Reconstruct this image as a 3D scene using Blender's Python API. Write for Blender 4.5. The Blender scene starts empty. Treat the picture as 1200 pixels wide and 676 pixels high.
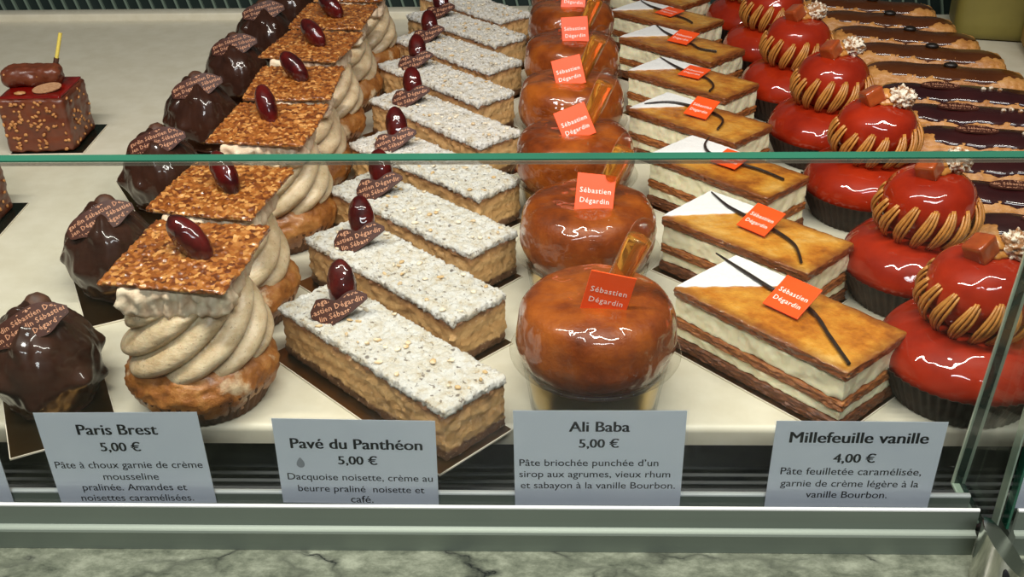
import bpy, bmesh, math, random
from math import sin, cos, pi, radians, atan2, sqrt, hypot
from mathutils import Vector, Matrix, noise

S = bpy.context.scene
COL = S.collection
random.seed(7)

# ------------------------------------------------------------------ materials
def lin(c):
    def f(v):
        v /= 255.0
        return v / 12.92 if v <= .04045 else ((v + .055) / 1.055) ** 2.4
    return (f(c[0]), f(c[1]), f(c[2]), 1)

class NT:
    def __init__(s, name):
        s.m = bpy.data.materials.new(name); s.m.use_nodes = True
        s.t = s.m.node_tree; s.t.nodes.clear()
        s.out = s.n('ShaderNodeOutputMaterial')
    def n(s, kind, **kw):
        o = s.t.nodes.new(kind)
        for k, v in kw.items(): setattr(o, k, v)
        return o
    def l(s, a, b): s.t.links.new(a, b)
    def coord(s):
        tc = s.n('ShaderNodeTexCoord'); return tc.outputs['Object']
    def vec(s, scale=(1, 1, 1), rnd=True):
        mp = s.n('ShaderNodeMapping'); mp.inputs['Scale'].default_value = scale
        s.l(s.coord(), mp.inputs['Vector'])
        if rnd:
            oi = s.n('ShaderNodeObjectInfo'); c = s.n('ShaderNodeCombineXYZ')
            mu = s.n('ShaderNodeMath', operation='MULTIPLY'); mu.inputs[1].default_value = 3.0
            s.l(oi.outputs['Random'], mu.inputs[0])
            for k in 'XYZ': s.l(mu.outputs[0], c.inputs[k])
            s.l(c.outputs[0], mp.inputs['Location'])
        return mp.outputs['Vector']
    def noise(s, v, scale, detail=4, rough=.6):
        o = s.n('ShaderNodeTexNoise'); o.inputs['Scale'].default_value = scale
        o.inputs['Detail'].default_value = detail; o.inputs['Roughness'].default_value = rough
        s.l(v, o.inputs['Vector']); return o.outputs['Fac']
    def voro(s, v, scale, out='Distance', feature='F1'):
        o = s.n('ShaderNodeTexVoronoi', feature=feature); o.inputs['Scale'].default_value = scale
        s.l(v, o.inputs['Vector']); return o.outputs[out]
    def ramp(s, fac, stops):
        r = s.n('ShaderNodeValToRGB'); e = r.color_ramp.elements
        e[0].position, e[0].color = stops[0][0], stops[0][1]
        e[1].position, e[1].color = stops[-1][0], stops[-1][1]
        for p, c in stops[1:-1]:
            x = e.new(p); x.color = c
        s.l(fac, r.inputs['Fac']); return r.outputs['Color']
    def mix(s, fac, a, b, mode='MIX'):
        o = s.n('ShaderNodeMix', data_type='RGBA', blend_type=mode)
        if isinstance(fac, (int, float)): o.inputs[0].default_value = fac
        else: s.l(fac, o.inputs[0])
        for k, v in ((6, a), (7, b)):
            if isinstance(v, tuple): o.inputs[k].default_value = v
            else: s.l(v, o.inputs[k])
        return o.outputs[2]
    def math(s, op, a, b=0.0, clamp=False):
        o = s.n('ShaderNodeMath', operation=op, use_clamp=clamp)
        for k, v in ((0, a), (1, b)):
            if isinstance(v, (int, float)): o.inputs[k].default_value = v
            else: s.l(v, o.inputs[k])
        return o.outputs[0]
    def bump(s, h, strength=.4, dist=.001, prev=None):
        b = s.n('ShaderNodeBump'); b.inputs['Strength'].default_value = strength
        b.inputs['Distance'].default_value = dist; s.l(h, b.inputs['Height'])
        if prev is not None: s.l(prev, b.inputs['Normal'])
        return b.outputs['Normal']
    def bsdf(s, color, rough=.5, metal=0, coat=0, coat_r=.04, normal=None, spec=.5, sss=0, sss_r=.004, coatn=None, sheen=0):
        b = s.n('ShaderNodeBsdfPrincipled')
        if isinstance(color, tuple): b.inputs['Base Color'].default_value = color
        else: s.l(color, b.inputs['Base Color'])
        if isinstance(rough, (int, float)): b.inputs['Roughness'].default_value = rough
        else: s.l(rough, b.inputs['Roughness'])
        b.inputs['Metallic'].default_value = metal
        b.inputs['Coat Weight'].default_value = coat; b.inputs['Coat Roughness'].default_value = coat_r
        b.inputs['Specular IOR Level'].default_value = spec
        if sss:
            b.inputs['Subsurface Weight'].default_value = sss; b.inputs['Subsurface Scale'].default_value = sss_r
        if normal is not None: s.l(normal, b.inputs['Normal'])
        if coatn is not None: s.l(coatn, b.inputs['Coat Normal'])
        s.l(b.outputs[0], s.out.inputs['Surface'])
        return b
    def sep(s):
        o = s.n('ShaderNodeSeparateXYZ'); s.l(s.coord(), o.inputs[0]); return o.outputs

def simple(name, c1, c2=None, scale=150, rough=.5, metal=0, coat=0, coat_r=.05, bump=0, bscale=None, bdist=.001, lo=.35, hi=.65, spec=.5, sss=0, detail=4, stretch=(1, 1, 1)):
    t = NT(name); v = t.vec(stretch)
    col = lin(c1)
    if c2 is not None: col = t.ramp(t.noise(v, scale, detail), [(lo, lin(c1)), (hi, lin(c2))])
    nm = t.bump(t.noise(v, bscale or scale, 5), bump, bdist) if bump else None
    t.bsdf(col, rough, metal, coat, coat_r, nm, spec, sss, coatn=nm if coat else None)
    return t.m

def clear(name, tint=(1, 1, 1), refl=1.0, rough=.02, ior=1.45):
    """thin clear sheet: see-through with a Fresnel reflection"""
    t = NT(name)
    a = t.n('ShaderNodeBsdfTransparent'); a.inputs[0].default_value = (*tint, 1)
    g = t.n('ShaderNodeBsdfGlossy'); g.inputs['Roughness'].default_value = rough
    fr = t.n('ShaderNodeFresnel'); ge = t.n('ShaderNodeNewGeometry')
    # a sheet has two near faces: the same reflectance from either side
    t.l(t.math('ADD', ior, t.math('MULTIPLY', ge.outputs['Backfacing'], 1 / ior - ior)), fr.inputs['IOR'])
    m = t.n('ShaderNodeMixShader')
    t.l(t.math('MULTIPLY', fr.outputs[0], refl, True), m.inputs[0]); t.l(a.outputs[0], m.inputs[1]); t.l(g.outputs[0], m.inputs[2])
    t.l(m.outputs[0], t.out.inputs['Surface'])
    return t.m

def glaze(name, c1, c2, scale=40, wave=90, amp=.3, wdist=.004, coat=1, coat_r=.025, rough=.4, spec=.1, fine=0):
    t = NT(name); v = t.vec()
    col = t.ramp(t.noise(v, scale, 4), [(.33, lin(c1)), (.67, lin(c2))])
    cn = t.bump(t.noise(v, wave, .6, .4), amp, wdist)
    nm = t.bump(t.noise(v, 500, 3), fine, .001) if fine else None
    t.bsdf(col, rough, 0, coat, coat_r, nm, spec, coatn=cn)
    return t.m

M = {}
M['deck'] = simple('cream_stone', (214, 208, 188), (205, 198, 176), 60, .42, bump=.05, bscale=900, bdist=.0003, detail=8)
M['alu'] = simple('aluminium', (128, 138, 128), (135, 146, 135), 60, .5, metal=.35, bump=.03, bscale=2500, stretch=(.02, 1, 1))
M['lip_highlight'] = simple('painted_lip_highlight', (242, 245, 242), None, rough=.4, metal=0)  # lamp highlight along the rail lips, painted as a near-white colour
M['crumb'] = simple('sugared_nut_crumb', (206, 174, 126), (232, 220, 196), 60, .8, bump=.2, lo=.45, hi=.55)
M['steel'] = simple('polished_steel', (205, 203, 196), None, rough=.16, metal=1)
M['dark_plastic'] = simple('dark_louvre', (22, 27, 29), (29, 34, 35), 40, .6)
M['panel'] = simple('dark_green_panel', (30, 44, 40), (40, 52, 48), 20, .5)
M['rib'] = simple('pale_green_rib', (120, 138, 122), None, rough=.4)
M['board_black'] = simple('black_gold_board', (36, 40, 32), None, rough=.22, metal=.6)
M['board_gold'] = simple('gold_board', (140, 104, 58), None, rough=.3, metal=1)
M['board_edge'] = simple('board_paper_edge', (225, 215, 195), None, rough=.7)
M['ink'] = simple('black_ink', (18, 18, 26), None, rough=.8)
M['white_ink'] = simple('white_ink', (245, 238, 230), None, rough=.6)
M['grey_ink'] = simple('grey_ink', (160, 162, 168), None, rough=.8)
M['tan_ink'] = simple('tan_cocoa_print', (206, 150, 116), (186, 128, 96), 300, rough=.7)
M['paper'] = simple('white_card_paper', (240, 243, 250), (234, 238, 246), 30, .6)
M['sleeve'] = clear('clear_plastic_sleeve', (.98, .985, 1), .25, .08)
M['glass'] = clear('clear_glass', (.975, .99, .98), .8, .0, 1.35)
M['glass_edge'] = simple('green_glass_edge', (44, 112, 88), (36, 96, 76), 8, .12, coat=.6, stretch=(1, 1, 1))
M['glass_reflection'] = simple('painted_glass_reflection', (150, 138, 118), (96, 96, 86), 12, .3)  # reflection inside the glass below its top edge, painted as a tan strip
M['glass_dark_edge'] = simple('dark_glass_edge', (40, 66, 58), (28, 44, 40), 30, .1, coat=.5)
M['pale_edge'] = simple('pale_glass_edge', (176, 190, 170), (140, 160, 145), 20, .2, coat=.5)
def half_clear(m, k):
    t = m.node_tree; out = t.nodes['Material Output']; src = out.inputs[0].links[0].from_socket
    a = t.nodes.new('ShaderNodeBsdfTransparent'); x = t.nodes.new('ShaderNodeMixShader'); x.inputs[0].default_value = k
    t.links.new(src, x.inputs[1]); t.links.new(a.outputs[0], x.inputs[2]); t.links.new(x.outputs[0], out.inputs[0])
half_clear(M['glass_reflection'], .5)
M['cup'] = clear('clear_cup_plastic', (.97, .97, .95), .9, .05)
M['gold'] = simple('gold_cup_foil', (236, 202, 120), None, rough=.32, metal=1)
M['tag'] = simple('orange_plastic', (244, 86, 34), None, rough=.35, spec=.25)
M['raisin'] = simple('dark_raisin', (38, 14, 8), None, rough=.3, coat=.5)
M['choc'] = glaze('dark_chocolate_glaze', (58, 33, 23), (44, 24, 17), 60, 110, .35, .003, .6, .09)
M['plaque'] = simple('dark_chocolate_plaque', (62, 30, 22), (74, 40, 30), 120, .5, spec=.25)
M['cocoa_nut'] = simple('cocoa_dusted_nut', (84, 50, 32), (62, 36, 22), 200, .6, bump=.2)
M['almond'] = glaze('caramelised_almond', (88, 14, 10), (40, 6, 8), 90, 170, .5, .003)
M['hazel'] = simple('hazelnut_piece', (196, 150, 96), (160, 108, 60), 200, .5, bump=.3)
def m_cream():
    t = NT('praline_cream'); v = t.vec()
    c = t.ramp(t.noise(v, 120, 5), [(.35, lin((186, 160, 122))), (.65, lin((212, 192, 158)))])
    k = t.ramp(t.noise(v, 900, 2), [(.30, (1, 1, 1, 1)), (.36, (0, 0, 0, 1))])
    c = t.mix(t.math('MULTIPLY', k, .6), c, lin((110, 84, 58)))
    nm = t.bump(t.noise(t.vec((1, 1, 3)), 160, 5), .5, .0012)
    t.bsdf(c, .42, 0, .15, .25, nm, sss=.12)
    return t.m
M['cream'] = m_cream()
M['lid'] = simple('sugared_choux_lid', (232, 218, 190), (212, 180, 150), 120, .65, bump=.5, bscale=300)
M['case'] = None
M['caramel'] = simple('soft_caramel', (168, 78, 30), (140, 56, 22), 100, .3, coat=.7, coat_r=.15, sss=.2)
M['sugar_nut'] = simple('sugar_frosted_nut', (150, 100, 56), (236, 226, 206), 260, .6, bump=.6, bscale=600, lo=.44, hi=.56)
M['collar'] = simple('piped_praline_cream', (196, 134, 62), (168, 108, 46), 200, .4, coat=.25, coat_r=.2)
M['red'] = glaze('red_caramel_glaze', (164, 42, 14), (128, 27, 9), 32, 85, .55, .005)
M['beans'] = simple('coffee_bean', (24, 18, 14), (32, 24, 18), 300, .4)
M['coffee_glaze'] = glaze('coffee_fondant', (88, 46, 18), (74, 36, 14), 40, 80, .35, .004, .8, .08)
M['choc_glaze'] = glaze('chocolate_fondant', (56, 20, 20), (42, 14, 16), 40, 80, .35, .004, 1, .05)
M['pod'] = simple('black_vanilla_pod', (26, 18, 16), (44, 32, 28), 400, .38, coat=.3, bump=.3, bscale=900)
M['icing'] = simple('icing_sugar', (236, 235, 232), (226, 225, 222), 700, .9, bump=.25, bscale=1500, bdist=.0004)
M['mf_cream'] = simple('vanilla_cream', (246, 236, 202), (238, 226, 186), 180, .55, bump=.12, bscale=350, sss=.15)
M['stick'] = simple('pale_stick', (226, 206, 100), (216, 190, 84), 100, .5)
M['redtop'] = glaze('red_mirror_glaze', (130, 16, 8), (104, 10, 6), 60, 60, .3, .002)
M['pipette'] = clear('clear_pipette_plastic', (.985, .975, .95), 1.0, .03, 1.6)
M['gold_oval'] = simple('rose_gold_print', (206, 160, 120), (176, 128, 92), 400, .4, metal=.3)
M['tub'] = simple('olive_card_tub', (122, 112, 50), (114, 104, 46), 30, .6)
M['tub2'] = simple('ochre_card_tub', (152, 122, 48), (140, 110, 42), 30, .6)

def m_liquid():
    t = NT('amber_syrup')
    b = t.bsdf(lin((244, 176, 78)), .06)
    b.inputs['Transmission Weight'].default_value = .85; b.inputs['IOR'].default_value = 1.33
    return t.m
M['liquid'] = m_liquid()

def m_case(name, c1, c2):
    t = NT(name); v = t.vec()
    t.bsdf(t.ramp(t.noise(v, 80), [(.35, lin(c1)), (.65, lin(c2))]), .6, spec=.2)
    return t.m
M['case'] = m_case('dark_pleated_paper', (40, 26, 20), (58, 38, 28))
M['case_amber'] = m_case('amber_pleated_paper', (104, 62, 30), (76, 44, 22))

def m_brioche():
    t = NT('amber_glazed_brioche'); v = t.vec()
    n1 = t.noise(v, 34, 7, .62)
    c = t.ramp(n1, [(.28, lin((70, 26, 5))), (.46, lin((124, 54, 9))), (.68, lin((166, 86, 22)))])
    nm = t.bump(t.noise(v, 500, 4), .35, .001)
    cn = t.bump(t.noise(v, 100, .8, .4), .7, .005)
    t.bsdf(c, .4, 0, 1, .03, nm, .3, 0, .004, cn)
    return t.m
M['brioche'] = m_brioche()

def m_choux(name, a, b, c_, dust=False, coat=.25):
    t = NT(name); v = t.vec()
    n1 = t.noise(v, 70, 8, .7)
    c = t.ramp(n1, [(.3, lin(a)), (.5, lin(b)), (.7, lin(c_))])
    if dust:
        d = t.ramp(t.noise(v, 45, 5), [(.60, (0, 0, 0, 1)), (.70, (1, 1, 1, 1))])
        c = t.mix(d, c, lin((222, 196, 158)))
    nm = t.bump(t.noise(v, 260, 6, .7), .6, .0015)
    t.bsdf(c, .42, 0, coat, .2, nm)
    return t.m
M['choux'] = m_choux('baked_choux', (104, 52, 18), (160, 98, 40), (196, 140, 76), True)
M['eclair_choux'] = m_choux('baked_eclair_choux', (150, 92, 38), (190, 130, 66), (206, 152, 88), False, .1)

def m_tile():
    t = NT('seeded_nougatine'); v = t.vec()
    cell = t.voro(v, 420, 'Color'); d = t.voro(v, 420)
    sx = t.n('ShaderNodeSeparateColor'); t.l(cell, sx.inputs[0])
    c = t.ramp(sx.outputs[0], [(.0, lin((90, 40, 12))), (.35, lin((134, 72, 24))), (.75, lin((164, 100, 42))), (1, lin((206, 150, 86)))])
    dark = t.ramp(t.noise(v, 160, 3), [(.30, (1, 1, 1, 1)), (.38, (0, 0, 0, 1))])
    c = t.mix(t.math('MULTIPLY', dark, .75), c, lin((70, 34, 14)))
    nm = t.bump(d, -.9, .0016)
    t.bsdf(c, .34, 0, .8, .09, nm)
    return t.m
M['tile'] = m_tile()

def m_pave():
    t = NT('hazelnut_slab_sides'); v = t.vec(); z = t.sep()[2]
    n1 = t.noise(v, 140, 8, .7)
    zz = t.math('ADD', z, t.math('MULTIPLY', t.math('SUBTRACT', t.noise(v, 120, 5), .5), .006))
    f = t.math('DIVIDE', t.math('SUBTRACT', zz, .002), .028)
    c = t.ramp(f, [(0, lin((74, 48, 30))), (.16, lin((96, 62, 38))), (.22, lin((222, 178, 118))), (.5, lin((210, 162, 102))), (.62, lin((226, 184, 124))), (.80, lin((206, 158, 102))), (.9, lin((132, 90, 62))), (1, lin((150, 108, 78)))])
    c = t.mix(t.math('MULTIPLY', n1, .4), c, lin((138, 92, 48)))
    sp = t.ramp(t.noise(v, 500, 2), [(.64, (0, 0, 0, 1)), (.70, (1, 1, 1, 1))])
    c = t.mix(t.math('MULTIPLY', sp, .7), c, lin((216, 186, 146)))
    nm = t.bump(t.noise(v, 300, 6, .7), .7, .0015)
    t.bsdf(c, .62, 0, .05, .3, nm)
    return t.m
M['pave'] = m_pave()

def m_powder():
    t = NT('powdered_meringue_crumb'); v = t.vec()
    c = t.ramp(t.noise(v, 180, 6, .7), [(.30, lin((192, 164, 122))), (.40, lin((226, 216, 196))), (.58, lin((240, 237, 230)))])
    dk = t.ramp(t.noise(v, 340, 2), [(.31, (1, 1, 1, 1)), (.37, (0, 0, 0, 1))])
    c = t.mix(t.math('MULTIPLY', dk, .8), c, lin((120, 102, 84)))
    d2 = t.ramp(t.voro(v, 110), [(.09, (1, 1, 1, 1)), (.15, (0, 0, 0, 1))])
    c = t.mix(t.math('MULTIPLY', d2, .75), c, lin((92, 76, 64)))
    nm = t.bump(t.noise(v, 420, 6, .75), 1.0, .0022)
    t.bsdf(c, .85, 0, 0, .3, nm, .2)
    return t.m
M['powder'] = m_powder()

def m_puff(name, top, coat):
    t = NT(name); v = t.vec(); vs = t.vec((1, 1, 7))
    z = t.sep()[2]
    c = t.ramp(t.noise(vs, 160, 6, .7), [(.3, lin((86, 42, 18))), (.5, lin((146, 82, 36))), (.7, lin((184, 122, 62)))])
    if top:
        n2 = t.noise(v, 38, 6, .65)
        ct = t.ramp(n2, [(.28, lin((132, 64, 14))), (.42, lin((192, 116, 30))), (.56, lin((216, 150, 52))), (.72, lin((230, 182, 100)))])
        g = t.n('ShaderNodeNewGeometry'); sp = t.n('ShaderNodeSeparateXYZ'); t.l(g.outputs['Normal'], sp.inputs[0])
        k = t.ramp(sp.outputs[2], [(.55, (0, 0, 0, 1)), (.85, (1, 1, 1, 1))])
        # caramel browns towards the baked rim of the sheet
        xy = t.sep()
        ex = t.math('SUBTRACT', .054, t.math('ABSOLUTE', xy[0])); ey = t.math('SUBTRACT', .026, t.math('ABSOLUTE', xy[1]))
        e = t.math('ADD', t.math('MINIMUM', ex, ey), t.math('MULTIPLY', t.math('SUBTRACT', n2, .5), .010))
        rim = t.ramp(t.math('DIVIDE', e, .007), [(0, (1, 1, 1, 1)), (1, (0, 0, 0, 1))])
        ct = t.mix(t.math('MULTIPLY', rim, .75), ct, lin((98, 38, 12)))
        cs = t.mix(.5, c, lin((96, 38, 16)))
        c = t.mix(k, cs, ct)
    nm = t.bump(t.noise(vs if not top else v, 240, 6, .7), .6, .0014)
    cn = t.bump(t.noise(v, 260, 5), .55, .0015)
    t.bsdf(c, .42, 0, coat, .06, nm, coatn=cn)
    return t.m
M['puff_top'] = m_puff('caramelised_puff_top', True, .9)
M['puff'] = m_puff('puff_pastry_sheet', False, .1)
M['puff_dark'] = simple('dark_puff_sheet', (74, 36, 18), (124, 70, 34), 200, .5, bump=.6, bscale=260, coat=.2, coat_r=.2, stretch=(1, 1, 6))

def m_praline():
    t = NT('nutty_milk_chocolate'); v = t.vec()
    c = t.ramp(t.noise(v, 60), [(.35, lin((110, 54, 30))), (.65, lin((90, 42, 24)))])
    t.bsdf(c, .4, 0, .25, .2, t.bump(t.noise(v, 200, 4), .3, .001))
    return t.m
M['praline'] = m_praline()
M['nutbits'] = simple('chopped_almond', (196, 140, 80), (156, 96, 48), 300, .55, bump=.2)

def m_marble():
    t = NT('grey_veined_marble'); v = t.vec((1, 1.6, 1), False)
    base = t.ramp(t.noise(v, 60, 9, .72), [(.3, lin((64, 70, 60))), (.5, lin((116, 122, 106))), (.68, lin((154, 160, 142)))])
    warp = t.n('ShaderNodeTexNoise'); warp.inputs['Scale'].default_value = 16; warp.inputs['Detail'].default_value = 6; t.l(v, warp.inputs['Vector'])
    ad = t.n('ShaderNodeMix', data_type='VECTOR'); ad.inputs[0].default_value = .10
    t.l(v, ad.inputs[4]); t.l(warp.outputs['Color'], ad.inputs[5])
    k = t.ramp(t.voro(ad.outputs[1], 22, 'Distance', 'DISTANCE_TO_EDGE'), [(.0, (1, 1, 1, 1)), (.035, (.5, .5, .5, 1)), (.09, (0, 0, 0, 1))])
    msk = t.ramp(t.noise(v, 30, 5), [(.42, (.0, .0, .0, 1)), (.6, (1, 1, 1, 1))])
    c = t.mix(t.mix(1.0, k, msk, 'MULTIPLY'), base, lin((26, 30, 30)))
    t.bsdf(c, .25)
    return t.m
M['marble'] = m_marble()

# ------------------------------------------------------------------ mesh helpers
def mesh_obj(name, bm, mat, parent=None, smooth=True, sharp=45):
    bmesh.ops.recalc_face_normals(bm, faces=bm.faces)
    me = bpy.data.meshes.new(name); bm.to_mesh(me); bm.free()
    if smooth:
        me.shade_smooth()
        if sharp: me.set_sharp_from_angle(angle=radians(sharp))
    for m in (mat if isinstance(mat, (list, tuple)) else [mat]): me.materials.append(M[m])
    o = bpy.data.objects.new(name, me); COL.objects.link(o)
    if parent: o.parent = parent
    return o

def tag(o, label=None, cat=None, group=None, kind=None):
    if label: o['label'] = label
    if cat: o['category'] = cat
    if group: o['group'] = group
    if kind: o['kind'] = kind
    return o

def root(name, loc=(0, 0, 0), rz=0):
    o = bpy.data.objects.new(name, None); o.empty_display_size = .01
    COL.objects.link(o); o.location = loc; o.rotation_euler = (0, 0, radians(rz)); return o

def copy_tree(o, parent=None):
    c = o.copy(); COL.objects.link(c)
    if parent: c.parent = parent
    for ch in list(o.children): copy_tree(ch, c)
    return c

def child(o, name):
    for ch in o.children:
        if ch.name.split('.')[0] == name: return ch

def fn(p, s, seed=0): return noise.noise(Vector(p) * s + Vector((seed * 7.3, seed * 3.1, seed * 1.7)))
def fr(p, s, oct=4, seed=0): return noise.fractal(Vector(p) * s + Vector((seed * 7.3, seed * 3.1, seed * 1.7)), .7, 2.1, oct)

def add_box(bm, x0, x1, y0, y1, z0, z1, bev=0, mtx=None):
    r = bmesh.ops.create_cube(bm, size=1)['verts']
    bmesh.ops.scale(bm, vec=(x1 - x0, y1 - y0, z1 - z0), verts=r)
    bmesh.ops.translate(bm, vec=((x0 + x1) / 2, (y0 + y1) / 2, (z0 + z1) / 2), verts=r)
    if bev:
        eds = list({e for v in r for e in v.link_edges})
        res = bmesh.ops.bevel(bm, geom=eds, offset=bev, segments=2, profile=.5, affect='EDGES')
        r = list({v for f in res['faces'] for v in f.verts} | {v for v in r if v.is_valid})
    if mtx is not None: bmesh.ops.transform(bm, matrix=mtx, verts=r)
    return bm

def box_bm(*a, **k): return add_box(bmesh.new(), *a, **k)

def rbox(lx, ly, z0, z1, r, n, disp=None):
    """rounded, finely divided block, optional displacement along its rounding"""
    bm = bmesh.new(); V = {}
    h = Vector((lx / 2, ly / 2, (z1 - z0) / 2)); c = Vector((0, 0, (z0 + z1) / 2))
    inner = Vector((max(h.x - r, 0), max(h.y - r, 0), max(h.z - r, 0)))
    def vert(i, j, k):
        key = (i, j, k)
        if key in V: return V[key]
        p = Vector((h.x * (2 * i / n[0] - 1), h.y * (2 * j / n[1] - 1), h.z * (2 * k / n[2] - 1)))
        q = Vector([max(-inner[a], min(inner[a], p[a])) for a in range(3)])
        d = p - q
        if d.length < 1e-9:
            nn = Vector((0, 0, 0)); a = max(range(3), key=lambda a: abs(p[a]) / h[a]); nn[a] = 1 if p[a] > 0 else -1
        else: nn = d.normalized(); p = q + nn * r
        p = p + c
        if disp: p = p + disp(p, nn)
        V[key] = bm.verts.new(p); return V[key]
    for a, (b, e) in ((0, (1, 2)), (1, (0, 2)), (2, (0, 1))):
        for side in (0, n[a]):
            for u in range(n[b]):
                for w in range(n[e]):
                    q = []
                    for du, dw in ((0, 0), (1, 0), (1, 1), (0, 1)):
                        ix = [0, 0, 0]; ix[a] = side; ix[b] = u + du; ix[e] = w + dw; q.append(vert(*ix))
                    bm.faces.new(q)
    return bm

def lathe(prof, n=64, fr_=None, close=True):
    """profile [(r,z)], ends at r=0 collapse; fr_(theta, r, z, t)->(r,z)"""
    bm = bmesh.new(); rings = []
    for k, (r, z) in enumerate(prof):
        t = k / (len(prof) - 1)
        if r <= 1e-7:
            rings.append([bm.verts.new((0, 0, z))])
        else:
            ring = []
            for i in range(n):
                th = 2 * pi * i / n
                rr, zz = fr_(th, r, z, t) if fr_ else (r, z)
                ring.append(bm.verts.new((rr * cos(th), rr * sin(th), zz)))
            rings.append(ring)
    for a, b in zip(rings[:-1], rings[1:]):
        for i in range(n):
            j = (i + 1) % n
            if len(a) == 1 and len(b) == 1: continue
            if len(a) == 1: bm.faces.new((a[0], b[i], b[j]))
            elif len(b) == 1: bm.faces.new((a[i], a[j], b[0]))
            else: bm.faces.new((a[i], a[j], b[j], b[i]))
    return bm

def dense(prof, m):
    """resample a profile with Catmull-Rom to m segments per span"""
    out = []
    P = [prof[0]] + list(prof) + [prof[-1]]
    for i in range(1, len(P) - 2):
        for k in range(m):
            t = k / m
            q = []
            for a in range(2):
                p0, p1, p2, p3 = P[i - 1][a], P[i][a], P[i + 1][a], P[i + 2][a]
                q.append(.5 * ((2 * p1) + (-p0 + p2) * t + (2 * p0 - 5 * p1 + 4 * p2 - p3) * t * t + (-p0 + 3 * p1 - 3 * p2 + p3) * t ** 3))
            out.append((max(q[0], 0), q[1]))
    out.append(prof[-1]); return out

def ell(rx, ry, rz, u=28, v=16, disp=None):
    bm = bmesh.new(); bmesh.ops.create_uvsphere(bm, u_segments=u, v_segments=v, radius=1)
    for w in bm.verts:
        d = w.co.copy(); w.co = Vector((d.x * rx, d.y * ry, d.z * rz))
        if disp: w.co += d * disp(d)
    return bm

def add_tube(bm, pts, rad, n=8, cap=True):
    pts = [Vector(p) for p in pts]; rings = []
    up = Vector((0, 0, 1))
    for i, p in enumerate(pts):
        t = (pts[min(i + 1, len(pts) - 1)] - pts[max(i - 1, 0)]).normalized()
        a = t.cross(up)
        if a.length < .05: a = t.cross(Vector((1, 0, 0)))
        a.normalize(); b = t.cross(a)
        r = rad[i] if isinstance(rad, (list, tuple)) else rad
        rings.append([bm.verts.new(p + (a * cos(2 * pi * k / n) + b * sin(2 * pi * k / n)) * r) for k in range(n)])
    for A, B in zip(rings[:-1], rings[1:]):
        for k in range(n): bm.faces.new((A[k], A[(k + 1) % n], B[(k + 1) % n], B[k]))
    if cap: bm.faces.new(rings[0]); bm.faces.new(rings[-1])
    return bm

def spline(P, m=8):
    P = [Vector(p) for p in P]; Q = [P[0]] + P + [P[-1]]; out = []
    for i in range(1, len(Q) - 2):
        for k in range(m):
            t = k / m; p0, p1, p2, p3 = Q[i - 1:i + 3]
            out.append(.5 * ((2 * p1) + (-p0 + p2) * t + (2 * p0 - 5 * p1 + 4 * p2 - p3) * t * t + (-p0 + 3 * p1 - 3 * p2 + p3) * t ** 3))
    out.append(P[-1]); return out

def text_mesh(body, width=None, size=1.0, bold=0.0, res=2, align='CENTER', spacing=1.0, shear=0):
    """flat lettering lying in XY, centred on x=0, baseline y=0; fitted to a width if given"""
    cu = bpy.data.curves.new('t', 'FONT'); cu.body = body; cu.size = 1; cu.offset = bold; cu.resolution_u = res
    cu.space_character = spacing; cu.shear = shear
    o = bpy.data.objects.new('t', cu); COL.objects.link(o)
    dg = bpy.context.evaluated_depsgraph_get()
    me = bpy.data.meshes.new_from_object(o.evaluated_get(dg))
    bpy.data.objects.remove(o); bpy.data.curves.remove(cu)
    bm = bmesh.new(); bm.from_mesh(me); bpy.data.meshes.remove(me)
    xs = [v.co.x for v in bm.verts]; x0, x1 = min(xs), max(xs)
    k = width / (x1 - x0) if width else size
    for v in bm.verts:
        v.co.x = (v.co.x - ((x0 + x1) / 2 if align == 'CENTER' else x0)) * k; v.co.y *= k; v.co.z = 0
    return bm, k

def merge(bm, other, off=(0, 0, 0)):
    me = bpy.data.meshes.new('tmp'); bmesh.ops.translate(other, vec=off, verts=other.verts); other.to_mesh(me); other.free()
    bm.from_mesh(me); bpy.data.meshes.remove(me)

RX = lambda a: Matrix.Rotation(radians(a), 4, 'X')
RY = lambda a: Matrix.Rotation(radians(a), 4, 'Y')
RZ = lambda a: Matrix.Rotation(radians(a), 4, 'Z')
T = lambda x, y, z: Matrix.Translation((x, y, z))
ORD = ['front', 'second', 'third', 'fourth', 'fifth', 'sixth', 'seventh', 'eighth', 'ninth', 'tenth', 'eleventh']

# ------------------------------------------------------------------ camera (phone held above the counter, looking down into the case)
F, PITCH, YAW, ROLL, HC = 1230.0, radians(30.5), radians(2.0), radians(1.03), .323
fw = Vector((-sin(YAW) * cos(PITCH), cos(YAW) * cos(PITCH), -sin(PITCH)))
rt = Vector((cos(YAW), sin(YAW), 0)); up = rt.cross(fw)
r2 = rt * cos(ROLL) - up * sin(ROLL); u2 = up * cos(ROLL) + rt * sin(ROLL)
cam = bpy.data.cameras.new('camera'); co = bpy.data.objects.new('camera', cam); COL.objects.link(co)
cam.sensor_width = 36; cam.lens = F * 36 / 1200; cam.clip_start = .01; cam.clip_end = 20
m = Matrix((r2, u2, -fw)).transposed().to_4x4(); m.translation = (0, 0, HC); co.matrix_world = m
S.camera = co
S.cycles.caustics_reflective = False

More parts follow.
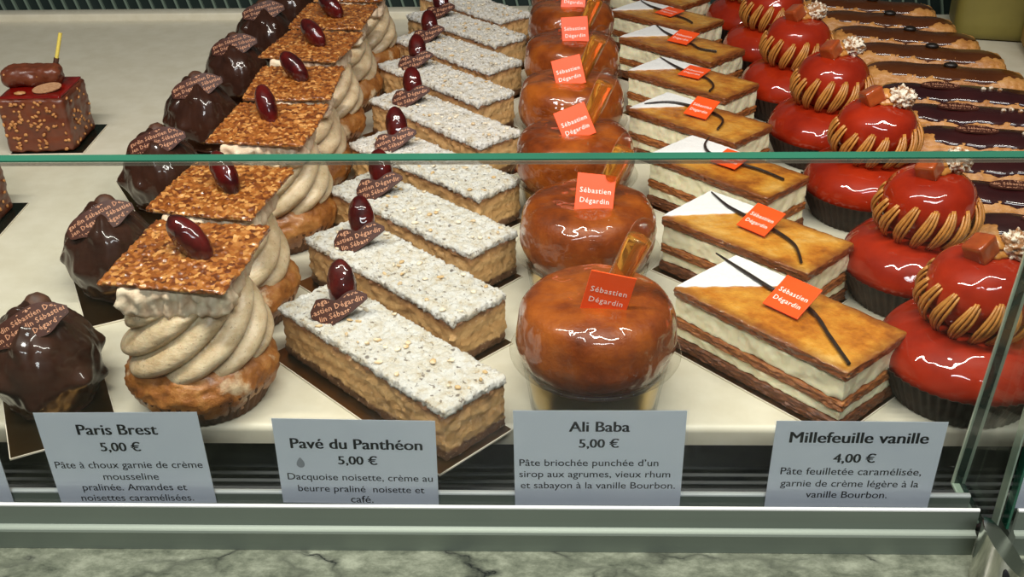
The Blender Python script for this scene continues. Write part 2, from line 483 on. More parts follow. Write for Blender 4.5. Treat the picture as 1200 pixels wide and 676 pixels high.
# ------------------------------------------------------------------ light
S.view_settings.view_transform = 'Standard'; S.view_settings.look = 'None'
S.view_settings.gamma = 1; S.view_settings.use_curve_mapping = False
S.view_settings.exposure = 0.32
w = bpy.data.worlds.new('room'); S.world = w; w.use_nodes = True
bg = w.node_tree.nodes['Background']; bg.inputs[1].default_value = .06
_t = w.node_tree; _tc = _t.nodes.new('ShaderNodeTexCoord'); _sp = _t.nodes.new('ShaderNodeSeparateXYZ'); _r = _t.nodes.new('ShaderNodeValToRGB')
_t.links.new(_tc.outputs['Generated'], _sp.inputs[0]); _mr = _t.nodes.new('ShaderNodeMapRange'); _mr.inputs['From Min'].default_value = -1
_t.links.new(_sp.outputs[2], _mr.inputs['Value']); _t.links.new(_mr.outputs[0], _r.inputs['Fac']); _t.links.new(_r.outputs['Color'], bg.inputs[0])
_e = _r.color_ramp.elements; _e[0].position = .3; _e[0].color = (.12, .11, .10, 1); _e[1].position = .7; _e[1].color = (1, .95, .86, 1)

def area(name, loc, rot, sx, sy, power, col):
    l = bpy.data.lights.new(name, 'AREA'); l.shape = 'RECTANGLE'; l.size = sx; l.size_y = sy; l.energy = power; l.color = col
    o = bpy.data.objects.new(name, l); COL.objects.link(o); o.location = loc; o.rotation_euler = [radians(a) for a in rot]; return o
area('case_tube_lamp', (-.08, .315, .68), (8, 0, 0), 1.0, .022, 6.9, (1, .96, .87))
area('front_fill_lamp', (.1, -1.3, 1.75), (40, 0, 0), 1.2, .25, 19.0, (.95, .97, 1))  # unseen fill light, added low and frontal to brighten the price cards

# ------------------------------------------------------------------ the case
def deck():
    # rounded-front stone shelf, profile swept along X
    prof = [(1.135, 0)]
    bm = bmesh.new()
    pts = [(1.122, -.011), (1.122, .0), (.4165, .0)]
    for k in range(7):
        a = pi / 2 + k / 6 * pi / 2
        pts.append((.4165 + .0035 * cos(a), -.0035 + .0035 * sin(a)))
    pts += [(.413, -.011)]
    A = [bm.verts.new((-1.0, y, z)) for y, z in pts]; B = [bm.verts.new((1.0, y, z)) for y, z in pts]
    bm.faces.new(A); bm.faces.new(B)
    for i in range(len(pts)):
        j = (i + 1) % len(pts); bm.faces.new((A[i], A[j], B[j], B[i]))
    o = mesh_obj('display_shelf', bm, 'deck', sharp=60)
    tag(o, 'cream stone display shelf carrying all the rows of pastries', 'shelf', kind='structure')
    o2 = mesh_obj('shelf_ledge', box_bm(-1.0, .32, 1.1225, 1.142, -.011, .008, bev=.002), 'deck')
    tag(o2, 'raised pale ledge along the back of the shelf', 'ledge', kind='structure')
deck()

def back():
    r = root('back_panel', (0, 1.24, 0))
    tag(r, 'dark green back panel with pale slanting ribs behind the shelf', 'panel', kind='structure')
    mesh_obj('panel', box_bm(-1.1, 1.1, 0, .02, -.12, .5), 'panel', r)
    bm = bmesh.new()
    for i in range(150):
        x = -.95 + i * .0150
        add_box(bm, -.0012, .0012, -.004, .001, -.12, .4, mtx=T(x, 0, 0) @ RY(-14))
    mesh_obj('rib', bm, 'rib', r)
    f = mesh_obj('case_bottom', box_bm(-1.1, 1.1, .371, 1.238, -.09, -.07), 'dark_plastic'); tag(f, 'dark bottom tray of the case beneath the shelf', 'tray', kind='structure')
back()

def grille():
    r = root('vent_grille', (0, .392, -.03)); tag(r, 'dark louvred air grille in the gap below the shelf edge', 'grille')
    mesh_obj('tray', box_bm(-.9, .9, -.021, .05, -.012, -.009), 'dark_plastic', r)
    for k in range(9):
        o = mesh_obj('slat', box_bm(-.9, .9, -.0011, .0011, -.0035, .0035, bev=.0004), 'dark_plastic', r)
        o.matrix_local = T(0, -.017 + k * .0058, -.004) @ RX(28)
grille()

def rail(x0, x1, label):
    r = root('aluminium_rail', (0, .3565, 0)); tag(r, label, 'rail')
    def extr(pts, name, mat='alu'):
        bm = bmesh.new()
        A = [bm.verts.new((x0, y, z)) for y, z in pts]; B = [bm.verts.new((x1, y, z)) for y, z in pts]
        bm.faces.new(A); bm.faces.new(B)
        for i in range(len(pts)):
            j = (i + 1) % len(pts); bm.faces.new((A[i], A[j], B[j], B[i]))
        return mesh_obj(name, bm, mat, r, sharp=30)
    extr([(.0012, -.0021), (-.0006, -.0021), (-.0006, -.0125), (-.0018, -.0134), (-.0034, -.0136), (-.0038, -.0146), (-.0034, -.0158), (-.0032, -.0252), (.0150, -.0252), (.0150, -.0165), (.0012, -.0165)], 'front_profile')
    extr([(.0104, -.0166), (.0104, -.0036), (.0130, -.0036), (.0130, -.0166)], 'inner_lip')
    extr([(.0012, -.0020), (.0012, -.0012), (.0004, -.0007), (-.0002, -.0008), (-.0006, -.0013), (-.0006, -.0020)], 'lip_edge', 'lip_highlight')['label'] = 'front edge with painted white highlight'
    extr([(.0104, -.0035), (.0104, -.0027), (.0112, -.0022), (.0122, -.0022), (.0130, -.0027), (.0130, -.0035)], 'lip_edge', 'lip_highlight')['label'] = 'inner edge with painted white highlight'
    return r
rail(-.6, .1935, 'long grey aluminium rail holding the front glass, on the marble')
rail(.2105, .6, 'short piece of grey aluminium rail right of the steel glass clamp')

def pane(x0, x1, label):
    r = root('front_glass', (0, 0, 0)); tag(r, label, 'glass pane')
    z1 = .1672
    mesh_obj('sheet', box_bm(x0, x1, .358, .3635, -.014, z1 - .0004), 'glass', r, smooth=False)
    mesh_obj('top_edge', box_bm(x0, x1, .3580, .3635, z1 - .0003, z1 + .0003), 'glass_edge', r, smooth=False)['label'] = 'polished green top edge'
    mesh_obj('edge_reflection', box_bm(x0, x1, .3574, .3579, z1 - .0016, z1 - .0003), 'glass_reflection', r, smooth=False)['label'] = 'painted inner reflection under the top edge'
    return r
P1 = pane(-.6, .2035, 'wide clear front glass pane with green top edge before the pastries')
mesh_obj('side_edge', box_bm(.2036, .2044, .358, .3635, -.014, .1675), 'pale_edge', P1, smooth=False)['label'] = 'pale side edge'
P2 = pane(.2095, .6, 'clear front glass pane of the next bay, at the far right')
mesh_obj('side_edge', box_bm(.2083, .2093, .358, .3635, -.014, .1675), 'glass_edge', P2, smooth=False)['label'] = 'green side edge'

def fin():
    r = root('glass_bracket', (.1985, .377, -.0155)); tag(r, 'small upright glass bracket behind the joint of the two panes', 'glass bracket')
    r.rotation_euler = (0, radians(2.7), 0)
    mesh_obj('sheet', box_bm(-.0028, .0028, -.0125, .0135, .0006, .2), 'glass', r, smooth=False)
    mesh_obj('back_edge', box_bm(-.0032, -.0022, .0136, .0150, .0, .2), 'pale_edge', r, smooth=False)['label'] = 'pale bevelled rear edge'
    mesh_obj('back_edge', box_bm(-.0021, .0014, .0136, .0150, .0, .2), 'glass_dark_edge', r, smooth=False)['label'] = 'dark rear edge'
    mesh_obj('back_edge', box_bm(.0015, .0030, .0136, .0150, .0, .2), 'pale_edge', r, smooth=False)['label'] = 'pale bevelled rear edge'
    mesh_obj('bottom_edge', box_bm(-.0032, .0004, -.0125, .0150, -.0012, -.0001), 'pale_edge', r, smooth=False)['label'] = 'pale bottom edge'
    mesh_obj('bottom_edge', box_bm(.0005, .0030, -.0125, .0150, -.0012, -.0001), 'glass_dark_edge', r, smooth=False)['label'] = 'dark bottom edge'
fin()

def clamp():
    r = root('steel_glass_clamp', (.1985, .338, -.0252)); tag(r, 'polished steel clamp with slanted top at the joint of the panes', 'clamp')
    bm = bmesh.new(); n = 48; R = .0112
    bot = [bm.verts.new((R * cos(2 * pi * i / n), R * sin(2 * pi * i / n), 0)) for i in range(n)]
    top = [bm.verts.new((R * cos(2 * pi * i / n), R * sin(2 * pi * i / n), .0195 - 1.05 * R * cos(2 * pi * i / n) + .25 * R * sin(2 * pi * i / n))) for i in range(n)]
    for i in range(n): bm.faces.new((bot[i], bot[(i + 1) % n], top[(i + 1) % n], top[i]))
    bm.faces.new(top); bm.faces.new(bot)
    bmesh.ops.bevel(bm, geom=[e for e in bm.edges if all(v in set(top) for v in e.verts)], offset=.0007, segments=2, affect='EDGES')
    mesh_obj('body', bm, 'steel', r, sharp=35)
    s = mesh_obj('slot', ell(.0016, .0009, .0052), 'ink', r); s.matrix_local = T(-.002, -.0111, .012) @ RY(-14)
    s['label'] = 'dark oval slot'
    o = mesh_obj('pad', box_bm(-.004, .003, .0115, .0185, .0, .026, bev=.001), 'sleeve', r); o['label'] = 'clear plastic pad behind the clamp'
clamp()

c = mesh_obj('marble_counter', box_bm(-1.0, 1.0, .02, .3695, -.056, -.0253, bev=.001), 'marble'); tag(c, 'grey and white veined marble counter in front of the rail', 'counter', kind='structure')

# ------------------------------------------------------------------ price cards
def price_card(xl, xr, zb, zt, rot, lines, label, title='title'):
    W, Hh = xr - xl, zt - zb
    r = root('price_card', ((xl + xr) / 2, .3655, zb)); tag(r, label, 'price card', 'printed price cards behind the front glass')
    r.rotation_euler = (radians(90), radians(-rot), 0)
    mesh_obj('paper', box_bm(-W / 2 + .0011, W / 2 - .0011, .0004, Hh - .0012, -.00015, .00015), 'paper', r, smooth=False)
    mesh_obj('plastic_sleeve', box_bm(-W / 2, W / 2, 0, Hh, .0004, .0005), 'sleeve', r, smooth=False)
    groups = {}
    for kind, body, cx, fy, wf, bold in lines:
        g = groups.setdefault(kind, bmesh.new())
        for q in ((-1, 0, 1) if bold > .01 else (-1, 1)):      # heavy face: strokes widened sideways
            bm, k = text_mesh(body, wf * W, bold=0, res=4)
            merge(g, bm, ((cx - .5) * W + q * bold * k, Hh * (1 - fy + .022 * fy) - .33 * k, .0003 + q * .00001))
    for kind, g in groups.items(): mesh_obj(kind + '_lettering', g, 'ink', r, smooth=False)
    return r
B = .026
price_card(-.2258, -.1505, -.0085, .0455, 0.6, [('title', 'Paris Brest', .487, .20, .477, B), ('price', '5,00 €', .48, .385, .24, B), ('description', 'Pâte à choux garnie de crème', .5, .58, .9, .004), ('description', 'mousseline', .495, .71, .34, .004), ('description', 'pralinée. Amandes et', .5, .83, .645, .004), ('description', 'noisettes caramélisées.', .5, .95, .70, .004)],
    'white price card for the cream-filled choux rings, leftmost of the full cards')
pc = price_card(-.1215, -.0472, -.0082, .0420, -0.9, [('title', 'Pavé du Panthéon', .505, .30, .79, B), ('price', '5,00 €', .505, .49, .235, B), ('description', 'Dacquoise noisette, crème au', .51, .69, .89, .004), ('description', 'beurre praliné  noisette et', .51, .83, .78, .004), ('description', 'café.', .51, .955, .14, .004)],
    'white price card with a small grey drop mark, below the powdered slabs')
bm = bmesh.new(); vs = [bm.verts.new((.0024 * sin(a) * sin(a / 2), .0030 * cos(a), 0)) for a in [k / 24 * 2 * pi for k in range(24)]]
bm.faces.new(vs); d = mesh_obj('drop_mark', bm, 'grey_ink', pc, smooth=False); d.location = (-.0256, .0246, .0003); d['label'] = 'small grey drop mark'
price_card(-.0142, .0633, -.0085, .0474, 0.2, [('title', 'Ali Baba', .5, .18, .34, B), ('price', '5,00 €', .5, .35, .225, B), ('description', "Pâte briochée punchée d’un", .445, .55, .80, .004), ('description', 'sirop aux agrumes, vieux rhum', .48, .67, .875, .004), ('description', 'et sabayon à la vanille Bourbon.', .5, .79, .90, .004)],
    'white price card standing below the amber glazed cakes in gold cups')
price_card(.0996, .1755, -.0091, .0420, -0.3, [('title', 'Millefeuille vanille', .5, .20, .79, B), ('price', '4,00 €', .495, .43, .24, B), ('description', 'Pâte feuilletée caramélisée,', .49, .58, .82, .004), ('description', 'garnie de crème légère à la', .495, .72, .81, .004), ('description', 'vanille Bourbon.', .49, .85, .48, .004)],
    'white price card below the layered puff pastry slices, rightmost full card')
price_card(-.3230, -.2462, -.0085, .0440, -0.5, [], 'white price card cut off at the left edge of the photo')
price_card(.2085, .2835, -.0085, .0455, 0, [('description', 'P', .035, .63, .03, .004)], 'white price card behind the next pane, cut off at the right edge')

# ------------------------------------------------------------------ shared bits
PRINT = 'Sébastien Dégardin Sébastien Dégardin Sébastien Dégardin '
def plaque(parent, w, h, outline, rows, k=4.0, tilt=0, mat='plaque', ink='tan_ink'):
    """thin bent chocolate plaque printed with lines of text; outline(x in -1..1)->(low, high) in -1..1"""
    bm = bmesh.new(); n = 32; th = .0011
    F_, B_ = [], []
    for i in range(n + 1):
        x = -1 + 2 * i / n; lo, hi = outline(x); col_f, col_b = [], []
        for j in range(7):
            y = lo + (hi - lo) * j / 6
            X, Y = x * w / 2, y * h / 2; Z = -k * X * X
            col_f.append(bm.verts.new((X, Y, Z + th / 2))); col_b.append(bm.verts.new((X, Y, Z - th / 2)))
        F_.append(col_f); B_.append(col_b)
    for i in range(n):
        for j in range(6):
            bm.faces.new((F_[i][j], F_[i + 1][j], F_[i + 1][j + 1], F_[i][j + 1])); bm.faces.new((B_[i][j], B_[i][j + 1], B_[i + 1][j + 1], B_[i + 1][j]))
        for j in (0, 6): bm.faces.new((F_[i][j], F_[i + 1][j], B_[i + 1][j], B_[i][j]))
    for i in (0, n):
        for j in range(6): bm.faces.new((F_[i][j], F_[i][j + 1], B_[i][j + 1], B_[i][j]))
    o = mesh_obj('chocolate_plaque', bm, mat, parent, sharp=40)
    txt = bmesh.new(); sz = h / rows * .98; ct, st = cos(radians(tilt)), sin(radians(tilt))
    full, kk = text_mesh(PRINT * 2, size=sz, bold=.012, res=1, align='LEFT', spacing=1.05)
    me = bpy.data.meshes.new('t'); full.to_mesh(me); full.free()
    for row in range(-2, rows + 2):
        b = bmesh.new(); b.from_mesh(me)
        yc = -h / 2 + (row + .28) * h / rows; sh = -w * .9 - (row * .37 % 1) * sz * 9
        dead = []
        for v in b.verts:
            x = v.co.x + sh; y = v.co.y + yc
            v.co.x, v.co.y = x * ct - y * st, x * st + y * ct
        for f in b.faces:
            for v in f.verts:
                u = v.co.x / (w / 2)
                if abs(u) > .95: dead.append(f); break
                lo, hi = outline(u); y = v.co.y / (h / 2)
                if y < lo + .08 or y > hi - .08: dead.append(f); break
        bmesh.ops.delete(b, geom=dead, context='FACES')
        for v in b.verts: v.co.z = -k * v.co.x ** 2 + th / 2 + .00012
        merge(txt, b)
    bpy.data.meshes.remove(me)
    mesh_obj('lettering', txt, ink, o, smooth=False)
    return o

def name_tag(parent, s=.0215):
    o = mesh_obj('name_tag', box_bm(-s / 2, s / 2, 0, s, -.0004, .0004, bev=.0002), 'tag', parent, smooth=False)
    g = bmesh.new()
    a, k = text_mesh('Sébastien', s * .80, bold=.004, res=2, spacing=1.12); merge(g, a, (0, s * .50, .00055))
    a, k2 = text_mesh('Dégardin', s * .75, bold=.004, res=2, spacing=1.12); merge(g, a, (0, s * .24, .00055))
    mesh_obj('lettering', g, 'white_ink', o, smooth=False)['label'] = 'white printed letters'
    return o

def board(parent, w, l, mat='board_gold', z=.0002, t=.0009, name='cake_board'):
    o = mesh_obj(name, box_bm(-w / 2, w / 2, -l / 2, l / 2, z, z + t), mat, parent, smooth=False)
    bm = bmesh.new(); e = .0004
    for a in ((-w / 2 - e, w / 2 + e, -l / 2 - e, -l / 2), (-w / 2 - e, w / 2 + e, l / 2, l / 2 + e), (-w / 2 - e, -w / 2, -l / 2, l / 2), (w / 2, w / 2 + e, -l / 2, l / 2)):
        add_box(bm, *a, z, z + t)
    mesh_obj('cut_edge', bm, 'board_edge', o, smooth=False)['label'] = 'pale cut edge'
    return o

def almond(parent, rx=.0045, ry=.0040, rz=.0078, seed=1, name='caramelised_almond'):
    def d(v): return .0006 * fn(v, 3.2, seed) - .0012 * max(0, v.z) ** 3 * .5
    return mesh_obj(name, ell(rx, ry, rz, 24, 16, d), 'almond', parent)

# ------------------------------------------------------------------ hazelnut slabs (long powdered bars)
def slab(seed):
    r = root('powdered_slab_cake'); L, W = .133, .039
    b = board(r, .142, .047); b.location = (-.001, -.0035, 0)
    def d(p, n):
        side = 1 - abs(n.z)
        return n * (.0011 * fr(p, 160, 4, seed) + .0007 * fr(p, 420, 3, seed)) * (side + .15)
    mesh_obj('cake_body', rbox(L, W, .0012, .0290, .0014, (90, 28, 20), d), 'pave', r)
    def dt(p, n):
        k = .0010 * fr(p, 170, 6, seed + 4) + .0010 * max(0, fr(p, 620, 4, seed + 9)) - .0009 * max(0, fr(p, 300, 3, seed + 2) - .15)
        return n * k + Vector((0, 0, .0006 * fn(p, 90, seed)))
    mesh_obj('sugared_crumb_top', rbox(L + .0012, W + .0012, .0272, .0318, .0018, (220, 66, 6), dt), 'powder', r, sharp=0)
    bm = bmesh.new(); rng = random.Random(seed + 20)
    for k in range(26):
        e = ell(rng.uniform(.0008, .0024), rng.uniform(.0006, .0017), rng.uniform(.0005, .0010), 8, 6, lambda v: .0005 * fn(v, 2, k))
        bmesh.ops.transform(e, matrix=T(rng.uniform(-L / 2 + .003, L / 2 - .003), rng.uniform(-W / 2 + .002, W / 2 - .002), .0326) @ RZ(rng.uniform(0, 180)), verts=e.verts); merge(bm, e)
    tag(mesh_obj('nut_crumbs', bm, 'crumb', r), kind='stuff')
    a = almond(r, .0078, .0060, .0142, seed); a.matrix_local = T(-.0435, .0060, .0435) @ RZ(44) @ RY(-8) @ RX(-30)
    def out(x):
        hi = .60 - .28 * math.exp(-((x + .05) / .28) ** 2) + .16 * x - 1.1 * max(0, x - .6) ** 1.2 - 2.0 * max(0, -x - .75)
        lo = -.98 + 1.15 * ((x + .45) / 1.45) ** 1.25 if x > -.45 else -.98 + 1.1 * (-.45 - x)
        return (min(lo, hi - .05), hi)
    p = plaque(r, .0310, .0215, out, 5, 6, 10); p.matrix_local = T(-.0330, -.0045, .0390) @ RZ(44) @ RZ(-6) @ RX(52) @ RZ(12)
    return r
slabA, slabB = slab(1), slab(2)
SL = [(-.080, .444, -44.0, 1), (-.0815, .522, -44.5, 1), (-.0785, .594, -42.5, 1), (-.0775, .670, -43.0, .98), (-.0775, .757, -46.2, 1), (-.083, .842, -47.0, .98), (-.079, .917, -46.0, .98), (-.0755, .992, -47.0, .98), (-.072, 1.066, -48.0, .98)]
SLL = ['powdered slab cake nearest the glass, one corner over the shelf edge', 'powdered slab cake second from the glass, just behind the front one', 'powdered slab cake third from the glass, behind the front two', 'powdered slab cake crossed by the green glass edge, fourth from front', 'powdered slab cake fifth from the glass, first wholly above the green edge',
       'powdered slab cake sixth from the glass, in the middle of the upper group', 'powdered slab cake seventh from the glass, in the upper part of the row', 'powdered slab cake eighth from the glass, last but one in its row', 'rearmost powdered slab cake at the top of the photo']
for i, (x, y, a, s) in enumerate(SL):
    o = (slabA, slabB)[i] if i < 2 else copy_tree((slabA, slabB)[i % 2])
    o.location = (x, y, 0); o.rotation_euler.z = radians(a)
    child(o, 'chocolate_plaque').rotation_euler.z += radians(random.uniform(-7, 7)) if i else 0
    tag(o, SLL[i], 'cake', 'powdered slab cakes in a row')

# ------------------------------------------------------------------ amber cakes in gold cups
def baba(seed):
    r = root('rum_cake_cup')
    prof = [(0, .0004), (.0315, .0004), (.0325, .0014), (.0335, .010), (.0362, .0265), (.0366, .0300), (.0400, .0312), (.0420, .0318), (.0424, .0325), (.0416, .0331), (.0400, .0322), (.0362, .0310), (.0356, .0290), (.0327, .0110), (.0316, .0022), (0, .0016)]
    mesh_obj('plastic_cup', lathe(prof, 96), 'cup', r, sharp=0)['label'] = 'clear plastic cup with a flat rim'
    prof = [(0, .0024), (.0308, .0024), (.0320, .011), (.0344, .0250), (.0338, .0250), (.0314, .0115), (.0302, .0032), (0, .0032)]
    mesh_obj('foil_liner', lathe(prof, 96), 'gold', r, sharp=50)['label'] = 'shiny gold foil liner'
    def d(th, rr, z, t):
        p = Vector((cos(th) * rr, sin(th) * rr, z))
        k = 1 + .028 * fn(p, 45, seed) + .010 * fn(p, 120, seed)
        return rr * k, z + .0012 * fn(p, 45, seed + 5) * (1 if z > .04 else 0)
    prof = dense([(0, .0250), (.020, .0245), (.0300, .0250), (.0352, .0295), (.0388, .0370), (.0393, .0450), (.0380, .0545), (.0335, .0615), (.0240, .0645), (.0110, .0648), (0, .0646)], 5)
    b = mesh_obj('glazed_brioche', lathe(prof, 96, d), 'brioche', r, sharp=0)
    for (x, y, z) in ((.0215, -.0290, .0500), (.0170, -.0205, .0612)):
        s = mesh_obj('raisin', ell(.0021, .0021, .0014), 'raisin', b); s.location = (x, y, z)
    tilt = Vector((.0165, .003, .0375)).normalized(); base = Vector((.0045, -.002, .0600)); Ln = .047
    rot = tilt.to_track_quat('Z', 'Y').to_matrix().to_4x4()
    prof = dense([(0, 0), (.0030, .0002), (.0042, .004), (.0054, .012), (.0062, .030), (.0061, .040), (.0050, .0448), (.0025, .0468), (0, .0472)], 4)
    p = mesh_obj('syrup_pipette', lathe(prof, 32), 'pipette', r, sharp=0); p.matrix_local = T(*base) @ rot; p['label'] = 'clear plastic pipette'
    prof = dense([(0, .0008), (.0026, .001), (.0038, .004), (.0050, .012), (.0058, .030), (.0058, .0375), (0, .0380)], 3)
    q = mesh_obj('syrup', lathe(prof, 32), 'liquid', p, sharp=60); q['label'] = 'amber syrup'
    n = name_tag(r); n.matrix_local = T(.0020, -.0145, .0628) @ RX(68) @ RZ(-14)
    return r
proto = baba(3); proto2 = baba(8)
BB = [(.0255, .434, 0, -13), (.0255, .539, .4, -6), (.0205, .645, 0, 19), (.0205, .744, 0, 17), (.0230, .844, 0, 2), (.0250, .943, 0, -4), (.0270, 1.040, 0, 8)]
BBL = ['amber glazed rum cake nearest the glass, right behind its own price card', 'amber glazed rum cake second from the glass, orange tag almost level', 'amber glazed rum cake crossed by the green glass edge, tag just above it', 'amber glazed rum cake fourth from the glass, orange tag turned left', 'amber glazed rum cake fifth from the glass, tag standing straight',
       'amber glazed rum cake sixth from the glass, last but one in its row', 'rearmost amber glazed rum cake, cut by the top of the photo']
for i, (x, y, ry, tr) in enumerate(BB):
    o = (proto, proto2)[i] if i < 2 else copy_tree((proto, proto2)[i % 2])
    o.location = (x, y, 0); o.rotation_euler.z = radians([0, 0, 6, -8, 4, -5, 3][i])
    child(o, 'name_tag').matrix_local = T(.0020, -.0145, .0628) @ RX([92, 58, 60, 60, 64, 62, 60][i]) @ RZ(tr)
    tag(o, BBL[i], 'cake', 'amber rum cakes in a row')

# ------------------------------------------------------------------ layered puff pastry slices
def millefeuille(seed):
    r = root('vanilla_slice'); L, W = .107, .052
    b = board(r, .112, .055, 'board_gold'); b.location = (-.001, -.0015, 0)
    def rough(k, f=180):
        def d(p, n):
            side = 1 - abs(n.z)
            return n * (k * fr((p.x, p.y, p.z * 5), f, 4, seed) * side + k * .25 * fr(p, 220, 3, seed))
        return d
    creamy = lambda p, n: n * (.0009 * fr(p, 130, 3, seed) - .0006)
    mesh_obj('puff_pastry', rbox(L, W, .0012, .0080, .001, (80, 40, 8), rough(.0011)), 'puff_dark', r)['label'] = 'dark bottom pastry sheet'
    mesh_obj('cream_layer', rbox(L - .0012, W - .0012, .0076, .0146, .0012, (80, 40, 8), creamy), 'mf_cream', r)
    mesh_obj('puff_pastry', rbox(L, W, .0142, .0198, .001, (80, 40, 8), rough(.0011)), 'puff', r)['label'] = 'brown middle pastry sheet'
    mesh_obj('cream_layer', rbox(L - .0008, W - .0008, .0194, .0326, .0012, (80, 40, 10), creamy), 'mf_cream', r)
    mesh_obj('puff_pastry', rbox(L + .0006, W + .0006, .0322, .0380, .0012, (80, 40, 8), rough(.0009)), 'puff_top', r)['label'] = 'caramelised top pastry sheet'
    # icing sugar corner
    bm = bmesh.new(); n = 26; V = {}
    A, Bp, C = Vector((-L / 2 + .0006, -W / 2 + .0006, 0)), Vector((-L / 2 + .0006, W / 2 - .0006, 0)), Vector((-L / 2 + .43 * L, W / 2 - .0006, 0))
    for i in range(n + 1):
        for j in range(n + 1 - i):
            p = A + (Bp - A) * (i / n) + (C - A) * (j / n)
            edge = (n - i - j) if False else i
            if i == 0: p += Vector((.0009 * fn(p, 700, 3), -.0009 * fn(p, 700, 4), 0))
            V[i, j] = bm.verts.new((p.x, p.y, .03835 + .0003 * fn(p, 300, seed) + .0004 * (min(i, 3) / 3)))
    for i in range(n):
        for j in range(n - i):
            bm.faces.new((V[i, j], V[i + 1, j], V[i, j + 1]))
            if i + j < n - 1: bm.faces.new((V[i + 1, j], V[i + 1, j + 1], V[i, j + 1]))
    ex = bmesh.ops.extrude_face_region(bm, geom=list(bm.faces))
    bmesh.ops.translate(bm, vec=(0, 0, -.0008), verts=[g for g in ex['geom'] if isinstance(g, bmesh.types.BMVert)])
    mesh_obj('icing_sugar', bm, 'icing', r)['label'] = 'white icing sugar triangle'
    return r
def pod(r, pts, rad=.0012):
    bm = bmesh.new(); P = spline([(x, y, .0397) for x, y in pts], 8); n = len(P)
    add_tube(bm, P, [rad * (.35 + .75 * min(1, 4 * i / n) * (1 - .45 * i / n)) + .0001 * fn(P[i], 500) for i in range(n)], 8)
    return mesh_obj('vanilla_pod', bm, 'pod', r)
MFP = [(.125, .463, -47.5, 1.0), (.1245, .552, -44.0, .94), (.122, .645, -45.5, .90), (.1145, .733, -44.5, .90), (.120, .820, -43.5, .9), (.121, .909, -45, .95), (.117, .996, -43.5, .92), (.116, 1.078, -44, .92)]
PODS = [[(-.0608, .0173), (-.040, .0128), (-.0173, .0085), (.0093, .0060), (.0323, -.0090), (.0509, -.0215)],
        [(-.050, .022), (-.030, .012), (-.012, .008), (.010, .004), (.030, -.004), (.045, -.020)],
        [(-.040, .030), (-.032, .014), (-.018, .004), (.004, .004), (.025, .006), (.046, .004)],
        [(-.048, -.012), (-.036, .004), (-.018, .010), (.006, .010), (.022, .002), (.030, -.016)],
        [(-.052, .020), (-.030, .010), (-.010, .004), (.012, .002), (.030, -.010), (.036, -.024)],
        [(-.050, .024), (-.030, .012), (-.012, .006), (.012, .000), (.026, -.006), (.042, -.002)],
        [(-.050, .020), (-.030, .010), (-.010, .006), (.010, .000), (.028, -.004), (.040, -.010)],
        [(-.050, .020), (-.030, .012), (-.010, .004), (.010, .000), (.030, -.006), (.040, -.008)]]
TAGR = [(0, 25), (-4, 22), (2, 8), (4, 22), (6, 6), (4, 14), (-4, 4), (0, 10)]
MFL = ['layered vanilla slice nearest the glass, beside the front price card', 'layered vanilla slice second from the glass, just behind the front one', 'layered vanilla slice crossed by the green glass edge', 'layered vanilla slice fourth from the glass, just above the green glass edge', 'layered vanilla slice fifth from the glass, two above the green glass edge', 'layered vanilla slice sixth from the glass, in the upper part of its row', 'layered vanilla slice seventh from the glass, last but one in its row', 'rearmost layered vanilla slice, cut by the top of the photo']
mfs = [millefeuille(2), millefeuille(6)]
mtag = None
protos = list(mfs)
for i, (x, y, a, s) in enumerate(MFP):
    if i < 2: o = mfs[i]
    else: o = copy_tree(bare[i % 2])
    if i == 0:
        bare = [copy_tree(m_) for m_ in mfs]
    o.location = (x, y, 0); o.rotation_euler.z = radians(a); o.scale = (s, s, 1)
    pod(o, PODS[i])
    t_ = name_tag(o) if mtag is None else copy_tree(mtag, o)
    mtag = mtag or t_
    t_.matrix_local = T(.0010, -.0078, .0402) @ RZ(TAGR[i][0]) @ RX(TAGR[i][1])
    tag(o, MFL[i], 'cake', 'layered vanilla slices in a row')
for b_ in bare:
    for ch in list(b_.children_recursive): bpy.data.objects.remove(ch)
    bpy.data.objects.remove(b_)

# ------------------------------------------------------------------ cream choux with nougatine squares
def pleated(parent, r0, r1, z0, z1, n=44, amp=.0009, mat='case', name='paper_case'):
    def d(th, rr, z, t): return rr + amp * cos(th * n) * (.3 + .7 * (z - z0) / (z1 - z0)), z + (.0004 * cos(th * n) if z > z1 - .001 else 0)
    prof = [(0, z0), (r0 * .9, z0), (r0, z0 + .0006), (r0 + (r1 - r0) * .5, (z0 + z1) / 2), (r1, z1), (r1 - .0004, z1), (r0 + (r1 - r0) * .5 - .0005, (z0 + z1) / 2), (r0 - .0005, z0 + .0012), (0, z0 + .0008)]
    return mesh_obj(name, lathe(prof, n * 6, d), mat, parent, sharp=60)

